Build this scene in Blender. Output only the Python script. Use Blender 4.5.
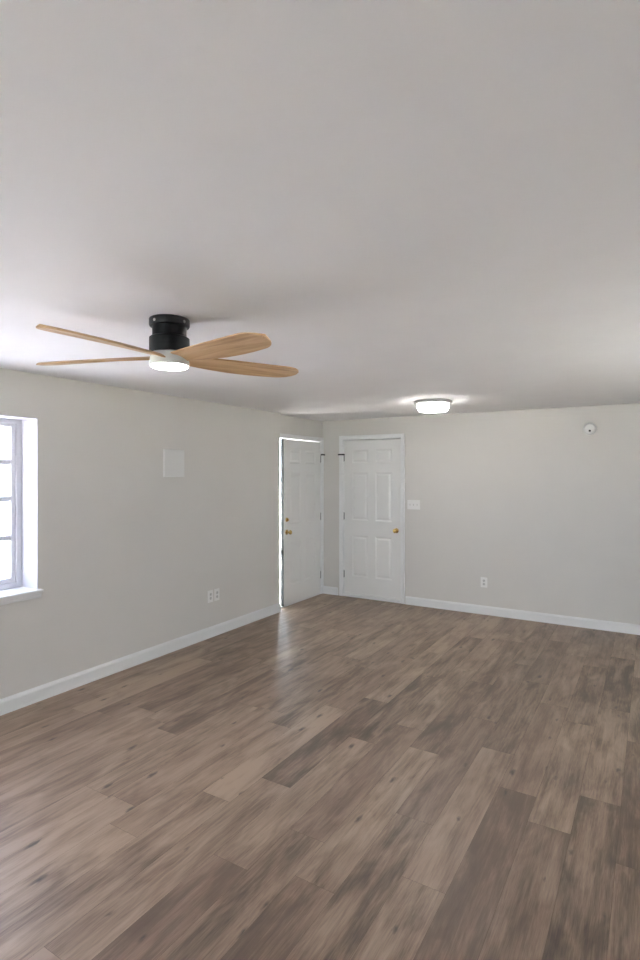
import bpy, bmesh, math, random
from mathutils import Vector, Matrix
rnd = random.Random(7)
S = bpy.context.scene
for o in list(bpy.data.objects): bpy.data.objects.remove(o)

# ------------------------------------------------------------------ camera, sky, sun, exposure
H, CEIL = 1.616, 2.326
cam_d = bpy.data.cameras.new('camera'); cam = bpy.data.objects.new('camera', cam_d)
S.collection.objects.link(cam); S.camera = cam
cam.location = (3.740, -6.375, H)
cam.rotation_euler = (math.radians(90), 0, math.radians(31.214))
cam_d.sensor_fit = 'VERTICAL'; cam_d.sensor_height = 36.0
cam_d.lens = 548.785 / 960 * 36.0
cam_d.shift_y = -(480 - 473.777) / 960
cam_d.clip_start = .02

S.view_settings.view_transform = 'Standard'; S.view_settings.look = 'None'
S.view_settings.gamma = 1.0; S.view_settings.use_curve_mapping = False
S.view_settings.exposure = 2.22

W = bpy.data.worlds.new('sky'); S.world = W; W.use_nodes = True
wb = W.node_tree.nodes['Background']
wb.inputs['Color'].default_value = (0.82, 0.90, 1.0, 1); wb.inputs['Strength'].default_value = 6.5

sun_d = bpy.data.lights.new('sun', 'SUN'); sun = bpy.data.objects.new('sun', sun_d)
S.collection.objects.link(sun)
sun_d.energy = 48.0; sun_d.color = (1.0, .96, .92); sun_d.angle = .01
sun.rotation_euler = Vector((-.03, -.60, -.78)).to_track_quat('-Z', 'Y').to_euler()

def portal(name, loc, rot, sx, sy):
    d = bpy.data.lights.new(name, 'AREA'); o = bpy.data.objects.new(name, d); S.collection.objects.link(o)
    d.shape = 'RECTANGLE'; d.size = sx; d.size_y = sy; d.cycles.is_portal = True
    o.location = loc; o.rotation_euler = rot
# one portal in each window opening (they only guide the sky's light)
Y_REAR, X_RIGHT = -10.2, 5.4
WIN1 = (-6.55, -4.075, .795, 2.013)  # left window; its unseen part is widened to bring in more daylight
ADDED_REAR = [(.8, 2.0, .9, 2.04), (3.3, 4.0, .9, 2.04)]  # unseen openings added behind the camera for daylight fill
ADDED_RIGHT = (-3.1, -2.5, .9, 2.0)  # unseen opening added in the right wall to brighten the ceiling
portal('window_daylight', (-.33, (WIN1[0]+WIN1[1])/2, (WIN1[2]+WIN1[3])/2), (0, math.radians(-90), 0), WIN1[3]-WIN1[2], WIN1[1]-WIN1[0])
for a in ADDED_REAR:
    portal('window_daylight', ((a[0]+a[1])/2, Y_REAR-.12, (a[2]+a[3])/2), (math.radians(90), 0, 0), a[1]-a[0], a[3]-a[2])
portal('window_daylight', (X_RIGHT+.12, (ADDED_RIGHT[0]+ADDED_RIGHT[1])/2, (ADDED_RIGHT[2]+ADDED_RIGHT[3])/2), (0, math.radians(90), 0), ADDED_RIGHT[3]-ADDED_RIGHT[2], ADDED_RIGHT[1]-ADDED_RIGHT[0])
portal('doorway_daylight', (-.38, -.52, 1.03), (0, math.radians(-90), 0), 2.06, .93)

# ------------------------------------------------------------------ materials
def mat(name, col, rough=.5, metal=0, emit=None, estr=0, spec=.5):
    m = bpy.data.materials.new(name); m.use_nodes = True
    b = m.node_tree.nodes['Principled BSDF']
    b.inputs['Base Color'].default_value = (*col, 1); b.inputs['Roughness'].default_value = rough
    b.inputs['Metallic'].default_value = metal; b.inputs['Specular IOR Level'].default_value = spec
    if emit: b.inputs['Emission Color'].default_value = (*emit, 1); b.inputs['Emission Strength'].default_value = estr
    return m
def N(m, t, **k):
    n = m.node_tree.nodes.new(t)
    for a, v in k.items():
        if a in n.inputs: n.inputs[a].default_value = v
        else: setattr(n, a, v)
    return n
def L(m, a, b): m.node_tree.links.new(a, b)
def math_n(m, op, a, b=None):
    n = N(m, 'ShaderNodeMath', operation=op)
    for i, v in enumerate((a, b)):
        if v is None: continue
        if isinstance(v, (int, float)): n.inputs[i].default_value = v
        else: L(m, v, n.inputs[i])
    return n.outputs[0]
def mixc(m, f, a, b):
    n = N(m, 'ShaderNodeMix', data_type='RGBA')
    for i, v in ((0, f), (6, a), (7, b)):
        if isinstance(v, (int, float)): n.inputs[i].default_value = v
        elif isinstance(v, tuple): n.inputs[i].default_value = (*v, 1)
        else: L(m, v, n.inputs[i])
    return n.outputs[2]
def ramp(m, f, stops):
    n = N(m, 'ShaderNodeValToRGB'); r = n.color_ramp
    r.elements[0].position = stops[0][0]; r.elements[0].color = (*stops[0][1], 1)
    r.elements[1].position = stops[-1][0]; r.elements[1].color = (*stops[-1][1], 1)
    for p, c in stops[1:-1]: r.elements.new(p).color = (*c, 1)
    L(m, f, n.inputs[0]); return n.outputs[0]
def painted(name, col, var=.03, bump=.04, rough=.75, scale=2.2):
    """rolled wall paint: faint mottling and orange-peel bump"""
    m = mat(name, col, rough, spec=.25); b = m.node_tree.nodes['Principled BSDF']
    tc = N(m, 'ShaderNodeTexCoord')
    n1 = N(m, 'ShaderNodeTexNoise', Scale=scale, Detail=4.0); L(m, tc.outputs['Object'], n1.inputs['Vector'])
    c = mixc(m, n1.outputs[0], tuple(x*(1-var) for x in col), tuple(min(1, x*(1+var)) for x in col))
    L(m, c, b.inputs['Base Color'])
    n2 = N(m, 'ShaderNodeTexNoise', Scale=160.0, Detail=2.0); L(m, tc.outputs['Object'], n2.inputs['Vector'])
    bp = N(m, 'ShaderNodeBump', Strength=bump, Distance=.003); L(m, n2.outputs[0], bp.inputs['Height'])
    L(m, bp.outputs[0], b.inputs['Normal']); return m

M_WALL = painted('greige_wall_paint', (.665, .642, .606))
M_CEIL = painted('flat_ceiling_paint', (.815, .806, .806), var=.035, bump=.08, rough=.9, scale=3.0)
M_TRIM = mat('semigloss_white_trim', (.78, .78, .775), .35)
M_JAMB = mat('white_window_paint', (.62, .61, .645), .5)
M_DOOR = mat('white_door_paint', (.79, .785, .765), .4)
M_PLATE = mat('white_plastic', (.82, .81, .79), .4)
M_COVER = mat('pale_painted_cover', (.74, .735, .715), .5)
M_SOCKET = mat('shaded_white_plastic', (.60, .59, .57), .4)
M_DARK = mat('dark_plastic_slot', (.03, .03, .03), .5)
M_RUBBER = mat('black_weatherstrip', (.012, .012, .012), .8)
M_BRASS = mat('polished_brass', (.62, .43, .16), .22, 1)
M_STEEL = mat('satin_nickel', (.45, .45, .44), .35, 1)
M_HINGE = mat('grey_hinge_metal', (.25, .25, .24), .45, .8)
M_BLACK = mat('matte_black_metal', (.0022, .0034, .005), .4, spec=.22)
M_HUB = mat('white_fan_hub', (.62, .64, .62), .45)
M_LED = mat('lit_fan_diffuser', (.9, .9, .9), .5, emit=(1, .96, .91), estr=6)
M_DRUM = mat('lit_glass_drum', (.9, .9, .9), .4, emit=(1, .97, .93), estr=5.2)
M_CONC = painted('outdoor_concrete', (.62, .60, .57), var=.1, rough=.9)
M_EXT = painted('exterior_siding', (.7, .7, .68))
M_SUB = mat('plank_seam', (.075, .055, .043), .9)

def glass_mat(name, tint):
    m = bpy.data.materials.new(name); m.use_nodes = True; nt = m.node_tree
    nt.nodes.remove(nt.nodes['Principled BSDF'])
    t = N(m, 'ShaderNodeBsdfTransparent'); t.inputs[0].default_value = (*tint, 1)
    g = N(m, 'ShaderNodeBsdfGlossy', Roughness=.02); x = N(m, 'ShaderNodeMixShader', Fac=.06)
    L(m, t.outputs[0], x.inputs[1]); L(m, g.outputs[0], x.inputs[2]); L(m, x.outputs[0], nt.nodes['Material Output'].inputs[0])
    return m
M_GLASS = glass_mat('window_glass', (.96, .98, .97))
M_GLASS_TINT = glass_mat('tinted_window_glass', (.47, .48, .52))

def floor_mat():
    m = mat('brown_oak_vinyl_plank', (.3, .2, .15), .36, spec=.55); b = m.node_tree.nodes['Principled BSDF']
    uv = N(m, 'ShaderNodeUVMap', uv_map='plank_uv').outputs[0]
    tone = N(m, 'ShaderNodeAttribute', attribute_name='tone'); sep = N(m, 'ShaderNodeSeparateColor'); L(m, tone.outputs['Color'], sep.inputs[0])
    def stretched(sx, sy, detail, dist=0.0, rough=.55):
        mp = N(m, 'ShaderNodeMapping'); mp.inputs['Scale'].default_value = (sx, sy, 1); L(m, uv, mp.inputs['Vector'])
        n = N(m, 'ShaderNodeTexNoise', Scale=1.0, Detail=detail, Distortion=dist, Roughness=rough); L(m, mp.outputs[0], n.inputs['Vector']); return n.outputs[0]
    broad = stretched(10, 2.6, 3.0, .6)
    cath = stretched(26, 1.5, 5.0, .7, .62)
    mid = stretched(80, 3.4, 5.0, .5, .68)
    fine = stretched(330, 14, 3.0, .2, .6)
    f = math_n(m, 'MULTIPLY', broad, .80)
    for n_, w_ in ((cath, .44), (mid, .42), (fine, .32)): f = math_n(m, 'ADD', f, math_n(m, 'MULTIPLY', n_, w_))
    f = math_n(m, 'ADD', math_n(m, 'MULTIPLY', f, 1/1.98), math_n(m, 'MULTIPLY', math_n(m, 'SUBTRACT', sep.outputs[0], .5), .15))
    c = ramp(m, f, [(.36, (.070, .046, .031)), (.43, (.120, .081, .056)), (.475, (.190, .131, .091)), (.54, (.285, .202, .142)), (.63, (.40, .292, .210))])
    # tint: some planks pinker, some greyer
    c = mixc(m, sep.outputs[1], c, mixc(m, .35, c, (.26, .17, .125)))
    # knots
    mp = N(m, 'ShaderNodeMapping'); mp.inputs['Scale'].default_value = (6.5, 2.4, 1); L(m, uv, mp.inputs['Vector'])
    nz = N(m, 'ShaderNodeTexNoise', Scale=9.0, Detail=2.0); L(m, mp.outputs[0], nz.inputs['Vector'])
    va = N(m, 'ShaderNodeVectorMath', operation='SCALE'); va.inputs[3].default_value = .15; L(m, nz.outputs['Color'], va.inputs[0])
    vb = N(m, 'ShaderNodeVectorMath', operation='ADD'); L(m, mp.outputs[0], vb.inputs[0]); L(m, va.outputs[0], vb.inputs[1])
    vo = N(m, 'ShaderNodeTexVoronoi', voronoi_dimensions='2D', Scale=1.0); L(m, vb.outputs[0], vo.inputs['Vector'])
    sc = N(m, 'ShaderNodeSeparateColor'); L(m, vo.outputs['Color'], sc.inputs[0])
    size = math_n(m, 'MULTIPLY', math_n(m, 'MAXIMUM', math_n(m, 'SUBTRACT', sc.outputs[0], .50), 0.0), .14)
    k = N(m, 'ShaderNodeMapRange'); k.clamp = True
    L(m, math_n(m, 'SUBTRACT', vo.outputs['Distance'], size), k.inputs[0])
    k.inputs[1].default_value = -.03; k.inputs[2].default_value = .045; k.inputs[3].default_value = .85; k.inputs[4].default_value = 0
    gate = math_n(m, 'GREATER_THAN', sc.outputs[0], .52)
    c = mixc(m, math_n(m, 'MULTIPLY', k.outputs[0], gate), c, (.060, .046, .042))
    L(m, c, b.inputs['Base Color'])
    r = N(m, 'ShaderNodeMapRange'); L(m, mid, r.inputs[0]); r.inputs[3].default_value = .32; r.inputs[4].default_value = .46
    L(m, r.outputs[0], b.inputs['Roughness'])
    bp = N(m, 'ShaderNodeBump', Strength=.12, Distance=.002); L(m, fine, bp.inputs['Height']); L(m, bp.outputs[0], b.inputs['Normal'])
    return m
M_FLOOR = floor_mat()

def blade_mat():
    m = mat('light_oak_blade', (.5, .33, .18), .45, spec=.4); b = m.node_tree.nodes['Principled BSDF']
    tc = N(m, 'ShaderNodeTexCoord')
    mp = N(m, 'ShaderNodeMapping'); mp.inputs['Scale'].default_value = (2.2, 26, 26); L(m, tc.outputs['Object'], mp.inputs['Vector'])
    n = N(m, 'ShaderNodeTexNoise', Scale=1.0, Detail=6.0, Distortion=.7, Roughness=.6); L(m, mp.outputs[0], n.inputs['Vector'])
    c = ramp(m, n.outputs[0], [(.28, (.30, .165, .075)), (.45, (.50, .315, .16)), (.60, (.60, .40, .22)), (.8, (.68, .48, .29))])
    L(m, c, b.inputs['Base Color']); return m
M_WOOD = blade_mat()

# ------------------------------------------------------------------ mesh helpers
def box(bm, x0, x1, y0, y1, z0, z1, mi=0):
    v = [bm.verts.new((x, y, z)) for x in (x0, x1) for y in (y0, y1) for z in (z0, z1)]
    for q in ((0,1,3,2), (4,6,7,5), (0,4,5,1), (2,3,7,6), (0,2,6,4), (1,5,7,3)):
        f = bm.faces.new([v[i] for i in q]); f.material_index = mi
def prism(bm, pts, fn, t0, t1):
    """extrude the 2D outline pts from t0 to t1; fn(u, v, t) -> xyz"""
    a = [bm.verts.new(fn(u, v, t0)) for u, v in pts]; b = [bm.verts.new(fn(u, v, t1)) for u, v in pts]
    n = len(pts)
    bm.faces.new(a); bm.faces.new(b[::-1])
    for i in range(n): bm.faces.new((a[i], b[i], b[(i+1) % n], a[(i+1) % n]))
def lathe(bm, prof, seg=48, mtx=Matrix()):
    """revolve (radius, z) pairs about Z"""
    rings = []
    for r, z in prof:
        if r < 1e-6: rings.append([bm.verts.new(mtx @ Vector((0, 0, z)))])
        else: rings.append([bm.verts.new(mtx @ Vector((r*math.cos(2*math.pi*i/seg), r*math.sin(2*math.pi*i/seg), z))) for i in range(seg)])
    for A, B in zip(rings, rings[1:]):
        for i in range(seg):
            j = (i+1) % seg
            if len(A) == 1 and len(B) == 1: continue
            if len(A) == 1: bm.faces.new((A[0], B[i], B[j]))
            elif len(B) == 1: bm.faces.new((A[i], A[j], B[0]))
            else: bm.faces.new((A[i], A[j], B[j], B[i]))
def build(name, bm, mats, parent=None, loc=None, bevel=0, smooth=False, rot=None):
    bmesh.ops.recalc_face_normals(bm, faces=bm.faces)
    me = bpy.data.meshes.new(name); bm.to_mesh(me); bm.free()
    for m in (mats if isinstance(mats, (list, tuple)) else [mats]): me.materials.append(m)
    o = bpy.data.objects.new(name, me); S.collection.objects.link(o)
    if parent: o.parent = parent
    if loc: o.location = loc
    if rot: o.rotation_euler = rot
    if smooth:
        for p in me.polygons: p.use_smooth = True
        md = o.modifiers.new('edges', 'EDGE_SPLIT'); md.split_angle = math.radians(35)
    if bevel:
        md = o.modifiers.new('bevel', 'BEVEL'); md.width = bevel; md.segments = 2; md.limit_method = 'ANGLE'; md.angle_limit = math.radians(40)
    return o
def empty(name, loc, rz=0, rot=None):
    o = bpy.data.objects.new(name, None); S.collection.objects.link(o); o.location = loc; o.empty_display_size = .05
    o.rotation_euler = rot or (0, 0, rz); return o
def tag(o, label, cat, group=None, kind=None):
    o['label'] = label; o['category'] = cat
    if group: o['group'] = group
    if kind: o['kind'] = kind
    return o
def struct(o, label, cat): return tag(o, label, cat, kind='structure')

# ------------------------------------------------------------------ room shell
def wall_with_holes(bm, a0, a1, z0, z1, holes, mk):
    """boxes around rectangular holes (a0,a1,z0,z1) sorted along the wall; mk(a0,a1,z0,z1) adds a box"""
    c = a0
    for h in sorted(holes):
        if h[0] > c: mk(c, h[0], z0, z1)
        if h[2] > z0: mk(h[0], h[1], z0, h[2])
        if h[3] < z1: mk(h[0], h[1], h[3], z1)
        c = h[1]
    if c < a1: mk(c, a1, z0, z1)

RX, D1 = -.08, (-1.03, -.052, 0.0, 2.052)     # set-back of the front door wall, its opening
D2 = (.232, 1.060, 0.0, 2.068)
BK = .14
bm = bmesh.new()
wall_with_holes(bm, Y_REAR-.15, -1.113, -.15, CEIL, [(WIN1[0], WIN1[1], WIN1[2]-.022, WIN1[3])], lambda a, b, c, d: box(bm, -.35, 0, a, b, c, d))
wall_with_holes(bm, -1.113, BK, -.15, CEIL, [D1], lambda a, b, c, d: box(bm, -.35, RX, a, b, c, d))
struct(build('wall_left', bm, M_WALL), 'greige wall on the left with the window and the set-back front door', 'wall')
bm = bmesh.new()
wall_with_holes(bm, RX, X_RIGHT+.15, -.15, CEIL, [D2], lambda a, b, c, d: box(bm, a, b, 0, BK, c, d))
box(bm, D2[0]-.02, D2[1]+.02, BK-.02, BK, -.15, D2[3]+.03)
struct(build('wall_back', bm, M_WALL), 'greige far wall with the closed white door', 'wall')
bm = bmesh.new()
wall_with_holes(bm, Y_REAR-.15, BK, -.15, CEIL, [ADDED_RIGHT], lambda a, b, c, d: box(bm, X_RIGHT, X_RIGHT+.15, a, b, c, d))
struct(build('wall_right', bm, M_WALL), 'greige wall on the right, outside the picture', 'wall')
bm = bmesh.new()
wall_with_holes(bm, 0, X_RIGHT, -.15, CEIL, ADDED_REAR, lambda a, b, c, d: box(bm, a, b, Y_REAR-.15, Y_REAR, c, d))
struct(build('wall_rear', bm, M_WALL), 'greige wall behind the camera', 'wall')
bm = bmesh.new(); box(bm, -.5, X_RIGHT+.4, Y_REAR-.4, BK+.3, CEIL, CEIL+.15)
struct(build('ceiling', bm, M_CEIL), 'flat off-white painted ceiling', 'ceiling')
bm = bmesh.new(); box(bm, -30, 30, -36, 30, -.35, -.16)
struct(build('ground', bm, M_CONC), 'pale concrete ground outside the house', 'ground')

# floor: planks running along the left wall, each with its own tone and grain offset; left ones lightened for window sheen
PW, PL, GAP = .183, 1.22, .0004
KN = {  # plank edge x : (end position, {tone by piece})
 1.962: -4.04, 2.145: -4.616, 2.328: -4.31, 2.511: -4.54, 2.694: -3.95, 2.877: -3.10, 3.06: -3.47, 3.243: -3.69, 3.426: -2.12, 3.609: -3.79}
TONE = {(1.962, -4.04, 1): .15, (1.962, -4.04, 0): .75, (2.145, -4.616, 1): .80, (2.145, -4.616, 0): .25,
        (2.511, -4.54, 1): .85, (2.511, -4.54, 0): .25, (2.511, -4.54, 2): .2, (2.694, -3.95, 0): .35, (2.694, -3.95, 1): .4, (2.877, -3.10, 0): .88, (2.877, -3.10, 1): .3, (2.877, -3.10, -1): .6,
        (3.06, -3.47, 0): .12, (3.06, -3.47, 1): .45, (3.06, -3.47, -1): .6, (3.243, -3.69, 1): .62, (3.243, -3.69, 0): .25,
        (3.426, -2.12, 1): .2, (3.426, -2.12, 0): .6, (3.426, -2.12, -1): .2, (3.609, -3.79, 1): .15, (3.609, -3.79, 0): .5}
bm = bmesh.new(); uvl = bm.loops.layers.uv.new('plank_uv'); cl = bm.loops.layers.float_color.new('tone')
box(bm, -.5, X_RIGHT+.15, Y_REAR-.15, BK, -.15, -.0012, 1)
def plank(x0, x1, y0, y1, tone):
    x0, x1 = max(x0, RX-.3), min(x1, X_RIGHT); y0, y1 = max(y0, Y_REAR), min(y1, .0)
    if x1-x0 < .01 or y1-y0 < .01: return
    if x0 < 0 < x1 and y0 < -1.113: pass
    f = bm.faces.new([bm.verts.new((x, y, 0)) for x, y in ((x0+GAP, y0+GAP), (x1-GAP, y0+GAP), (x1-GAP, y1-GAP), (x0+GAP, y1-GAP))])
    ou, ov = rnd.uniform(0, 60), rnd.uniform(0, 60); tint = rnd.random()
    for lp in f.loops:
        lp[uvl].uv = (lp.vert.co.x - x0 + ou, lp.vert.co.y - y0 + ov); lp[cl] = (tone, tint, 0, 1)
for k in range(-18, 19):
    x0 = round(2.877 + PW*k, 3)
    key = next((q for q in KN if abs(q-x0) < .01), None)
    e = KN[key] if key else rnd.uniform(-PL, 0)
    n0 = math.floor((Y_REAR - e)/PL); n1 = math.ceil((0-e)/PL)
    for n in range(n0-1, n1+1):
        t = min(1.3, max(0, rnd.gauss(1.05 if x0 < 2.1 and e+n*PL < -4.2 else .72 if x0 < 2.1 else .52, .2)))  # left planks lighter: partly their own tone, mostly window sheen put into the colour
        # piece 1 lies beyond the measured end, piece 0 nearer the camera
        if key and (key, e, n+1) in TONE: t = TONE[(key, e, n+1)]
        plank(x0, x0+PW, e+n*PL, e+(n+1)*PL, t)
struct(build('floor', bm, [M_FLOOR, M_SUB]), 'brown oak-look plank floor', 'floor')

# baseboards
def baseboard(name, fn, t0, t1, label, h=.104, t=.015):
    bm = bmesh.new()
    prism(bm, [(0, .0005), (t+.003, .0005), (t+.003, .012), (t, .018), (t, h-.022), (t-.004, h-.012), (t-.010, h-.004), (.003, h), (0, h)], fn, t0, t1)
    return struct(build(name, bm, M_TRIM), label, 'baseboard')
baseboard('baseboard_left', lambda u, v, t: (u, t, v), Y_REAR, -1.113, 'white baseboard along the left wall')
baseboard('baseboard_back', lambda u, v, t: (t, -u, v), 1.122, X_RIGHT-.001, 'white baseboard along the far wall right of the closed door', h=.100)
baseboard('baseboard_corner', lambda u, v, t: (t, -u, v), RX+.004, .157, 'short white baseboard between the two doors', h=.100)
baseboard('baseboard_right', lambda u, v, t: (X_RIGHT-u, t, v), Y_REAR, -.016, 'white baseboard along the right wall')

# ------------------------------------------------------------------ window in the left wall
def window_left():
    y0, y1, z0, z1 = WIN1; xf = -.187
    root = struct(empty('window_1', (0, (y0+y1)/2, z0)), 'white grid window in a deep white reveal on the left wall', 'window')
    oy, oz = (y0+y1)/2, z0
    def add(name, mt, par, fill, bev=0):
        bm = bmesh.new(); fill(bm); bmesh.ops.translate(bm, verts=bm.verts, vec=(0, -oy, -oz)); return build(name, bm, mt, par, bevel=bev)
    T = .006
    def jamb(bm):
        box(bm, -.35, .0015, y1-T, y1+.0005, z0, z1); box(bm, -.35, .0015, y0-.0005, y0+T, z0, z1); box(bm, -.35, .0015, y0, y1, z1-T, z1+.0005)
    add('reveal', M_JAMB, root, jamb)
    add('sill', M_TRIM, root, lambda bm: box(bm, -.35, .034, y0-.028, y1+.024, z0-.022, z0), .006)
    def apron(bm):
        prism(bm, [(0, z0-.060), (.008, z0-.060), (.016, z0-.050), (.016, z0-.036), (.022, z0-.030), (.022, z0-.0225), (0, z0-.0225)], lambda u, v, t: (u, t, v), y0-.02, y1+.016)
    add('apron', M_TRIM, root, apron)
    a0, a1, b0, b1 = y0+T, y1-T, z0, z1-T; fw = .040
    def frame(bm):
        box(bm, xf-.06, xf, a1-fw, a1, b0, b1); box(bm, xf-.06, xf, a0, a0+fw, b0, b1)
        box(bm, xf-.06, xf, a0+fw, a1-fw, b1-.030, b1); box(bm, xf-.06, xf, a0+fw, a1-fw, b0, b0+.040)
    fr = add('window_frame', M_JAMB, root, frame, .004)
    c0, c1, d0, d1 = a0+fw, a1-fw, b0+.040, b1-.030; sw = .032; xs = xf-.014
    def sash(bm):
        box(bm, xs-.035, xs, c1-sw, c1, d0, d1); box(bm, xs-.035, xs, c0, c0+sw, d0, d1)
        box(bm, xs-.035, xs, c0+sw, c1-sw, d1-.022, d1); box(bm, xs-.035, xs, c0+sw, c1-sw, d0, d0+.030)
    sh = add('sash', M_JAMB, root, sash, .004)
    def munt(bm):
        for z in (1.700, 1.435, 1.155): box(bm, xs-.028, xs-.006, c0+sw, c1-sw, z-.017, z+.017)
        for i in (1, 2, 3, 4):
            y = c0 + (c1-c0)*i/5; box(bm, xs-.0275, xs-.0065, y-.017, y+.017, d0+.030, d1-.022)
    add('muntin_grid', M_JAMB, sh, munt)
    add('pane', M_GLASS_TINT, sh, lambda bm: box(bm, xs-.020, xs-.016, c0+sw-.004, c1-sw+.004, d0+.026, d1-.018))
window_left()

# unseen windows added beside and behind the camera to let in fill daylight
def added_window(name, ax, plane, a0, a1, z0, z1, label):
    def P(bm, n0, n1, u0, u1, w0, w1):
        if ax == 'y': box(bm, u0, u1, plane+n0, plane+n1, w0, w1)
        else: box(bm, plane+n0, plane+n1, u0, u1, w0, w1)
    root = struct(empty(name, (0, 0, 0)), label, 'window')
    bm = bmesh.new(); w = .05
    P(bm, -.03, .03, a0, a0+w, z0, z1); P(bm, -.03, .03, a1-w, a1, z0, z1); P(bm, -.03, .03, a0+w, a1-w, z0, z0+w); P(bm, -.03, .03, a0+w, a1-w, z1-w, z1)
    mid = (a0+a1)/2; P(bm, -.025, .025, mid-.025, mid+.025, z0+w, z1-w)
    build('window_frame', bm, M_JAMB, root)
    bm = bmesh.new(); P(bm, -.003, .003, a0+w-.003, mid-.022, z0+w-.003, z1-w+.003); build('pane', bm, M_GLASS, root)
    bm = bmesh.new(); P(bm, -.003, .003, mid+.022, a1-w+.003, z0+w-.003, z1-w+.003); build('pane', bm, M_GLASS, root)
for i, a in enumerate(ADDED_REAR): added_window('window_%d' % (i+2), 'y', Y_REAR-.075, *a, ('wide added window, unseen behind the camera, toward the left', 'wide added window, unseen behind the camera, toward the right')[i])
added_window('window_4', 'x', X_RIGHT+.075, *ADDED_RIGHT, 'wide added window, unseen in the right wall, beside the camera')

# ------------------------------------------------------------------ doors
DW_P = ((.118, .352), (.458, .692))
def door_leaf_bm(w, h, t):
    """six-panel slab in local coords: x 0..w from the hinge, z 0..h, front face at y=0, back at y=t"""
    bm = bmesh.new(); s = w/.81
    xs = [0] + [v*s for p in DW_P for v in p] + [w]
    zs = [0, .233, .770, .970, 1.595, 1.717, 1.894, h]
    def side(y, sg):
        g = [[bm.verts.new((x, y, z)) for z in zs] for x in xs]
        for i in range(len(xs)-1):
            for j in range(len(zs)-1):
                q = [g[i][j], g[i+1][j], g[i+1][j+1], g[i][j+1]]
                if i in (1, 3) and j in (1, 3, 5):
                    x0, x1, z0, z1 = xs[i], xs[i+1], zs[j], zs[j+1]; prev = q
                    for ins, d in ((.006, .004), (.015, .009), (.024, .009), (.044, .0025)):
                        nx = [bm.verts.new((a, y+sg*d, b)) for a, b in ((x0+ins, z0+ins), (x1-ins, z0+ins), (x1-ins, z1-ins), (x0+ins, z1-ins))]
                        for k in range(4): bm.faces.new((prev[k], prev[(k+1) % 4], nx[(k+1) % 4], nx[k]))
                        prev = nx
                    bm.faces.new(prev)
                else: bm.faces.new(q)
        return g
    A, B = side(0, 1), side(t, -1)
    nx, nz = len(xs), len(zs)
    for j in range(nz-1):
        bm.faces.new((A[0][j], A[0][j+1], B[0][j+1], B[0][j])); bm.faces.new((A[-1][j], B[-1][j], B[-1][j+1], A[-1][j+1]))
    for i in range(nx-1):
        bm.faces.new((A[i][0], B[i][0], B[i+1][0], A[i+1][0])); bm.faces.new((A[i][-1], A[i+1][-1], B[i+1][-1], B[i][-1]))
    return bm
RX90 = Matrix.Rotation(math.radians(90), 4, 'X')      # lathe axis z -> -y (out of the door face)
def knob(name, x, z, par, m=M_BRASS):
    bm = bmesh.new()
    lathe(bm, [(0, 0), (.031, 0), (.032, .004), (.026, .009), (.012, .013), (.011, .030), (.017, .036), (.026, .046), (.0275, .055), (.023, .063), (.012, .067), (0, .0675)], 28, RX90)
    return build(name, bm, m, par, (x, 0, z), smooth=True)
def hinges(root, zs, sg=1):
    for z in zs:
        bm = bmesh.new()
        lathe(bm, [(0, -.052), (.004, -.050), (.0065, -.046), (.0065, .046), (.004, .050), (0, .052)], 12)
        box(bm, -.010, .012, .0, .0016, -.044, .044)
        build('hinge', bm, M_HINGE, root, (-.004*sg, -.006, z), smooth=True)
def pin_stop(root, z, sg=1):
    """hinge-pin door stop: bar across the casing with a rubber bumper at each end"""
    bm = bmesh.new(); a, b = sorted((-.074*sg, .020*sg)); box(bm, a, b, -.043, -.034, -.010, .010)
    lathe(bm, [(0, -.010), (.009, -.010), (.009, .010), (0, .010)], 12, Matrix.Translation((-.004*sg, -.014, 0)))
    box(bm, *sorted((-.012*sg, .004*sg)), -.035, -.014, -.009, .009)
    st = build('hinge_pin_stop', bm, M_DARK, root, (0, 0, z), bevel=.001)
    for x in (-.070*sg, .016*sg):
        bm = bmesh.new()
        lathe(bm, [(0, 0), (.008, 0), (.008, .006), (0, .0075)], 12, Matrix.Translation((x, -.034, 0)) @ Matrix.Rotation(math.radians(-90), 4, 'X'))
        build('bumper', bm, M_RUBBER, st)
def door(name, loc, rz, w, h, t, label, flip=False):
    root = struct(empty(name, loc, rz), label, 'door')
    bm = door_leaf_bm(w, h, t)
    if flip: bmesh.ops.translate(bm, verts=bm.verts, vec=(-w, 0, 0))
    build('door_leaf', bm, M_DOOR, root)
    return root
# closed door in the far wall: front face a little inside the wall face
DZ = .038
d2 = door('door_2', (.2435, .016, DZ), 0, .802, 2.014, .04, 'closed white six-panel door with brass knob in the far wall')
knob('knob', .746, .864, d2); hinges(d2, (1.79, 1.02, .255)); pin_stop(d2, 1.832)
# front door in the set-back wall, hinged at its right, standing a little open into the room
ang = math.asin(.036/.905)
d1 = door('door_1', (-.083, -.058, .024), math.radians(90)+ang, .905, 2.014, .046, 'white six-panel front door standing slightly ajar', True)
knob('knob', -.842, .885, d1)
bm = bmesh.new(); lathe(bm, [(0, 0), (.026, 0), (.026, .006), (.020, .014), (0, .015)], 24, RX90); box(bm, -.004, .004, -.028, -.012, -.014, .014)
build('deadbolt', bm, M_BRASS, d1, (-.842, 0, 1.035), smooth=True)
bm = bmesh.new(); box(bm, -.909, -.905, .003, .045, 0, 2.014); box(bm, -.9, -.02, .0465, .052, .0, .025); box(bm, -.9, -.02, .0465, .052, 1.99, 2.012)
build('weatherstrip', bm, M_RUBBER, d1)
bm = bmesh.new(); box(bm, -.913, -.909, .012, .040, .600, .690); box(bm, -.928, -.913, .018, .036, .615, .675)  # dark piece on the door's free edge, purpose unknown
build('dark_edge_piece', bm, M_DARK, d1)
hinges(d1, (1.79, 1.02, .235), -1); pin_stop(d1, 1.848, -1)

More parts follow.
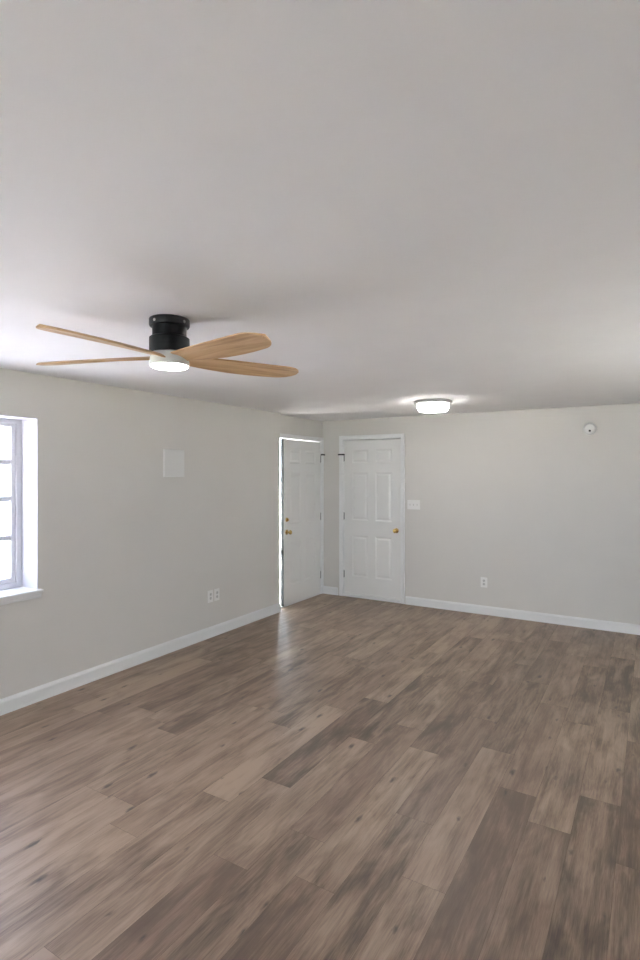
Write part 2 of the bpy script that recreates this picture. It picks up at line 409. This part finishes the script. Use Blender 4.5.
# door jambs, casings and thresholds
CAS = [(0, 0), (0, .010), (.006, .014), (.014, .012), (.044, .017), (.052, .017), (.054, .014), (.054, 0)]
def door_trim(name, hole, fn, depth, label, side, cw_first=None):
    """fn(a, out, z): a along the wall, out into the room; jamb lining goes back by depth"""
    a0, a1, z0, z1 = hole
    root = struct(empty(name, (0, 0, 0)), label, 'door trim')
    def bx(bm, u0, u1, o0, o1, w0, w1):
        p, q = fn(u0, o0, w0), fn(u1, o1, w1); box(bm, *sorted((p[0], q[0])), *sorted((p[1], q[1])), *sorted((p[2], q[2])))
    bm = bmesh.new(); t = .008
    bx(bm, a0-.0005, a0+t, -depth, .001, z0, z1); bx(bm, a1-t, a1+.0005, -depth, .001, z0, z1); bx(bm, a0, a1, -depth, .001, z1-t, z1+.0005)
    build('jamb', bm, M_TRIM, root)
    bm = bmesh.new(); g = .004; topz = z1-t+g
    for e, sg in side:                                   # vertical casings
        prism(bm, [(e+sg*(g*-1+.008-.008+u), v) for u, v in CAS], lambda u, v, tt: fn(u, v, tt), .0005, topz+.054)
    lo, hi = a0-(.054-g if any(s[1] < 0 for s in side) else 0)+0, a1+(.054-g if any(s[1] > 0 for s in side) else 0)
    prism(bm, [(topz+u, v) for u, v in CAS], lambda u, v, tt: fn(tt, v, u), lo, hi)
    build('casing', bm, M_TRIM, root)
    return root, bx
r2, bx = door_trim('trim_2', (D2[0], D2[1], 0, D2[3]), lambda a, o, z: (a, -o, z), BK-.03, 'white casing around the closed door', [(D2[0], -1), (D2[1], 1)])
bm = bmesh.new(); bx(bm, D2[0]+.008, D2[1]-.008, -BK+.03, .012, .0005, .034); build('threshold', bm, M_TRIM, r2, bevel=.004)
r1, bx = door_trim('trim_1', (D1[0], D1[1], 0, D1[3]), lambda a, o, z: (RX+o, a, z), .22, 'white casing around the front door that stands ajar', [(D1[0], -1), (D1[1], 1)])
bm = bmesh.new(); bx(bm, D1[0]+.008, D1[1]-.008, -.26, .008, .0005, .020); build('threshold', bm, M_TRIM, r1, bevel=.003)

# ------------------------------------------------------------------ ceiling fan
fan = tag(empty('ceiling_fan', (1.839, -4.574, CEIL)), 'black hugger ceiling fan with pale oak blades and a lit round lamp', 'ceiling fan')
FZ = -CEIL
bm = bmesh.new(); lathe(bm, [(0, 0), (.088, 0), (.091, -.004), (.091, -.030), (.088, -.035), (.077, -.037), (.077, -.082), (0, -.082)], 64)
can = build('canopy', bm, M_BLACK, fan, smooth=True)
for k in range(4):
    a = math.radians(-134+45+90*k); bm = bmesh.new()
    lathe(bm, [(0, 0), (.0065, 0), (.0065, .003), (.004, .005), (0, .005)], 12, Matrix.Translation((.090*math.cos(a), .090*math.sin(a), -.022)) @ Matrix.Rotation(a, 4, 'Z') @ Matrix.Rotation(math.radians(90), 4, 'Y'))
    build('screw', bm, M_STEEL, can, smooth=True)
bm = bmesh.new(); lathe(bm, [(0, -.0825), (.082, -.0825), (.090, -.088), (.0905, -.094), (.0905, -.150), (.088, -.156), (0, -.156)], 64)
build('motor_housing', bm, M_BLACK, fan, smooth=True)
bm = bmesh.new(); lathe(bm, [(0, -.1565), (.080, -.1565), (.083, -.162), (.086, -.180), (.089, -.200), (.0895, -.208), (.088, -.214), (.083, -.215), (0, -.215)], 64)
build('hub', bm, M_HUB, fan, smooth=True)
bm = bmesh.new(); lathe(bm, [(0, -.2155), (.0825, -.2155), (.0815, -.219), (.075, -.222), (.05, -.224), (0, -.225)], 64)
build('light_diffuser', bm, M_LED, fan, smooth=True)
R = .655
def blade_bm():
    bm = bmesh.new(); n, m = 40, 10; top, bot = [], []
    prof = [(0, .044), (.10, .052), (.22, .062), (.40, .073), (.58, .078), (.72, .079), (.84, .078), (1, .01)]
    def hw(t):
        if t > .84: return .076*math.sqrt(max(0, 1-((t-.84)/.16)**2))+.002
        for (a, x), (b, y) in zip(prof, prof[1:]):
            if a <= t <= b: u = (t-a)/(b-a); return x+(y-x)*u
    for i in range(n+1):
        t = 1-(1-i/n)**1.8; r = .070+(R-.070)*t; w = hw(t); A, B = [], []
        pitch = math.radians(PITCH*(1-.35*t)); sweep = .018*math.sin(math.pi*t) - .012*t
        for j in range(m+1):
            s = -1+2*j/m; th = .0060*(1-.75*abs(s)**4)*(1-.4*t)+.0015
            cy, cz = s*w, 0
            # +y (counter-clockwise) edge lower than the other
            yy = sweep+cy*math.cos(pitch); zz = -cy*math.sin(pitch) - .010*math.sin(math.pi*t*.5)*DROOP - .006*(s*s-.3)
            A.append(bm.verts.new((r, yy, zz+th))); B.append(bm.verts.new((r, yy, zz-th)))
        top.append(A); bot.append(B)
    for i in range(n):
        for j in range(m):
            bm.faces.new((top[i][j], top[i+1][j], top[i+1][j+1], top[i][j+1])); bm.faces.new((bot[i][j], bot[i][j+1], bot[i+1][j+1], bot[i+1][j]))
        bm.faces.new((top[i][0], bot[i][0], bot[i+1][0], top[i+1][0])); bm.faces.new((top[i][m], top[i+1][m], bot[i+1][m], bot[i][m]))
    for i in (0, n):
        for j in range(m): bm.faces.new((top[i][j], top[i][j+1], bot[i][j+1], bot[i][j]))
    return bm
PITCH, DROOP = 14, 1.0
b0 = build('blade', blade_bm(), M_WOOD, fan, (0, 0, 2.150-CEIL), smooth=True)
for k, a in enumerate((-85, -156, -10, 61)):
    b = b0 if k == 0 else b0.copy()
    if k: S.collection.objects.link(b); b.parent = fan
    b.rotation_euler = (0, 0, math.radians(a))

# ------------------------------------------------------------------ flush ceiling light
fl = tag(empty('flush_ceiling_light', (1.909, -1.226, CEIL)), 'lit round flush ceiling light with a white drum shade and grey metal ring', 'ceiling light')
bm = bmesh.new(); lathe(bm, [(0, 0), (.178, 0), (.184, -.004), (.184, -.026), (.178, -.032), (0, -.032)], 64)
build('mounting_ring', bm, M_STEEL, fl, smooth=True)
bm = bmesh.new(); lathe(bm, [(0, -.0325), (.150, -.0325), (.152, -.036), (.152, -.074), (.149, -.077), (.140, -.079), (.140, -.094), (.132, -.101), (.09, -.105), (0, -.106)], 64)
build('drum_shade', bm, M_DRUM, fl, smooth=True)

# ------------------------------------------------------------------ wall plates, cover and detector
def plate_thing(name, loc, rz, w, h, label, cat, group=None):
    """plate in local coords facing -y, centred"""
    root = tag(empty(name, loc, rz), label, cat, group)
    bm = bmesh.new(); box(bm, -w/2, w/2, -.006, -.0003, -h/2, h/2); build('cover_plate', bm, M_PLATE, root, bevel=.0025)
    return root
def duplex(root, x=0, m=None):
    for z in (.0195, -.0195):
        bm = bmesh.new(); pts = []
        for k in range(24):
            a = 2*math.pi*k/24; pts.append((max(-.0145, min(.0145, .0172*math.cos(a))), .0145*math.sin(a)))
        prism(bm, pts, lambda u, v, t: (u, t, v), -.0085, -.0055)
        rc = build('receptacle', bm, M_SOCKET, root, (x, 0, z))
        bm = bmesh.new(); box(bm, -.0075, -.0052, -.0088, -.0080, -.001, .0075); box(bm, .0052, .0075, -.0088, -.0080, 0, .0070)
        lathe(bm, [(0, 0), (.0026, 0), (.0026, .0008), (0, .0008)], 10, Matrix.Translation((0, -.0080, -.0075)) @ RX90)
        build('slots', bm, M_DARK, rc)
LEFT = math.radians(90)
cp = tag(empty('blank_cover_panel', (0, -2.781, 1.712), LEFT), 'square pale blank cover panel high on the left wall', 'wall panel')
bm = bmesh.new(); box(bm, -.129, .129, -.008, -.0003, -.1255, .1255); build('panel_face', bm, M_COVER, cp, bevel=.004)
bm = bmesh.new(); box(bm, -.121, .121, -.013, -.0075, -.1175, .1175); build('raised_centre', bm, M_COVER, cp, bevel=.004)

sw = plate_thing('light_switch_plate', (1.2265, 0, 1.235), 0, .164, .116, 'white three-toggle light switch plate beside the closed door', 'light switch')
for x in (-.046, 0, .046):
    bm = bmesh.new(); box(bm, -.0055, .0055, -.0066, -.0055, -.0125, .0125); box(bm, -.004, .004, -.016, -.006, .001, .009)
    build('toggle', bm, M_SOCKET, sw, (x, 0, 0))
o1 = plate_thing('wall_outlet', (2.083, 0, .368), 0, .076, .116, 'white duplex outlet low on the far wall', 'outlet'); duplex(o1)
o2 = plate_thing('wall_outlet', (0, -2.298, .405), LEFT, .074, .120, 'left of two white outlets side by side low on the left wall', 'outlet', 'outlets on the left wall'); duplex(o2)
o3 = plate_thing('wall_outlet', (0, -2.204, .405), LEFT, .074, .120, 'right of two white outlets side by side low on the left wall', 'outlet', 'outlets on the left wall'); duplex(o3)

sd = tag(empty('smoke_detector', (3.182, 0, 2.085)), 'small round white smoke detector high on the far wall', 'smoke detector')
bm = bmesh.new(); lathe(bm, [(0, .0003), (.064, .0003), (.066, .004), (.066, .010), (0, .010)], 40, RX90); build('base', bm, M_PLATE, sd, smooth=True)
bm = bmesh.new(); lathe(bm, [(0, .0105), (.060, .0105), (.060, .026), (.054, .036), (.040, .042), (.038, .040), (.030, .040), (.028, .043), (0, .044)], 40, RX90)
bd = build('body', bm, M_PLATE, sd, smooth=True)
bm = bmesh.new(); lathe(bm, [(0, .040), (.011, .040), (.011, .0465), (0, .047)], 20, Matrix.Translation((0, 0, -.022)) @ RX90); build('test_button', bm, M_DARK, sd, smooth=True)
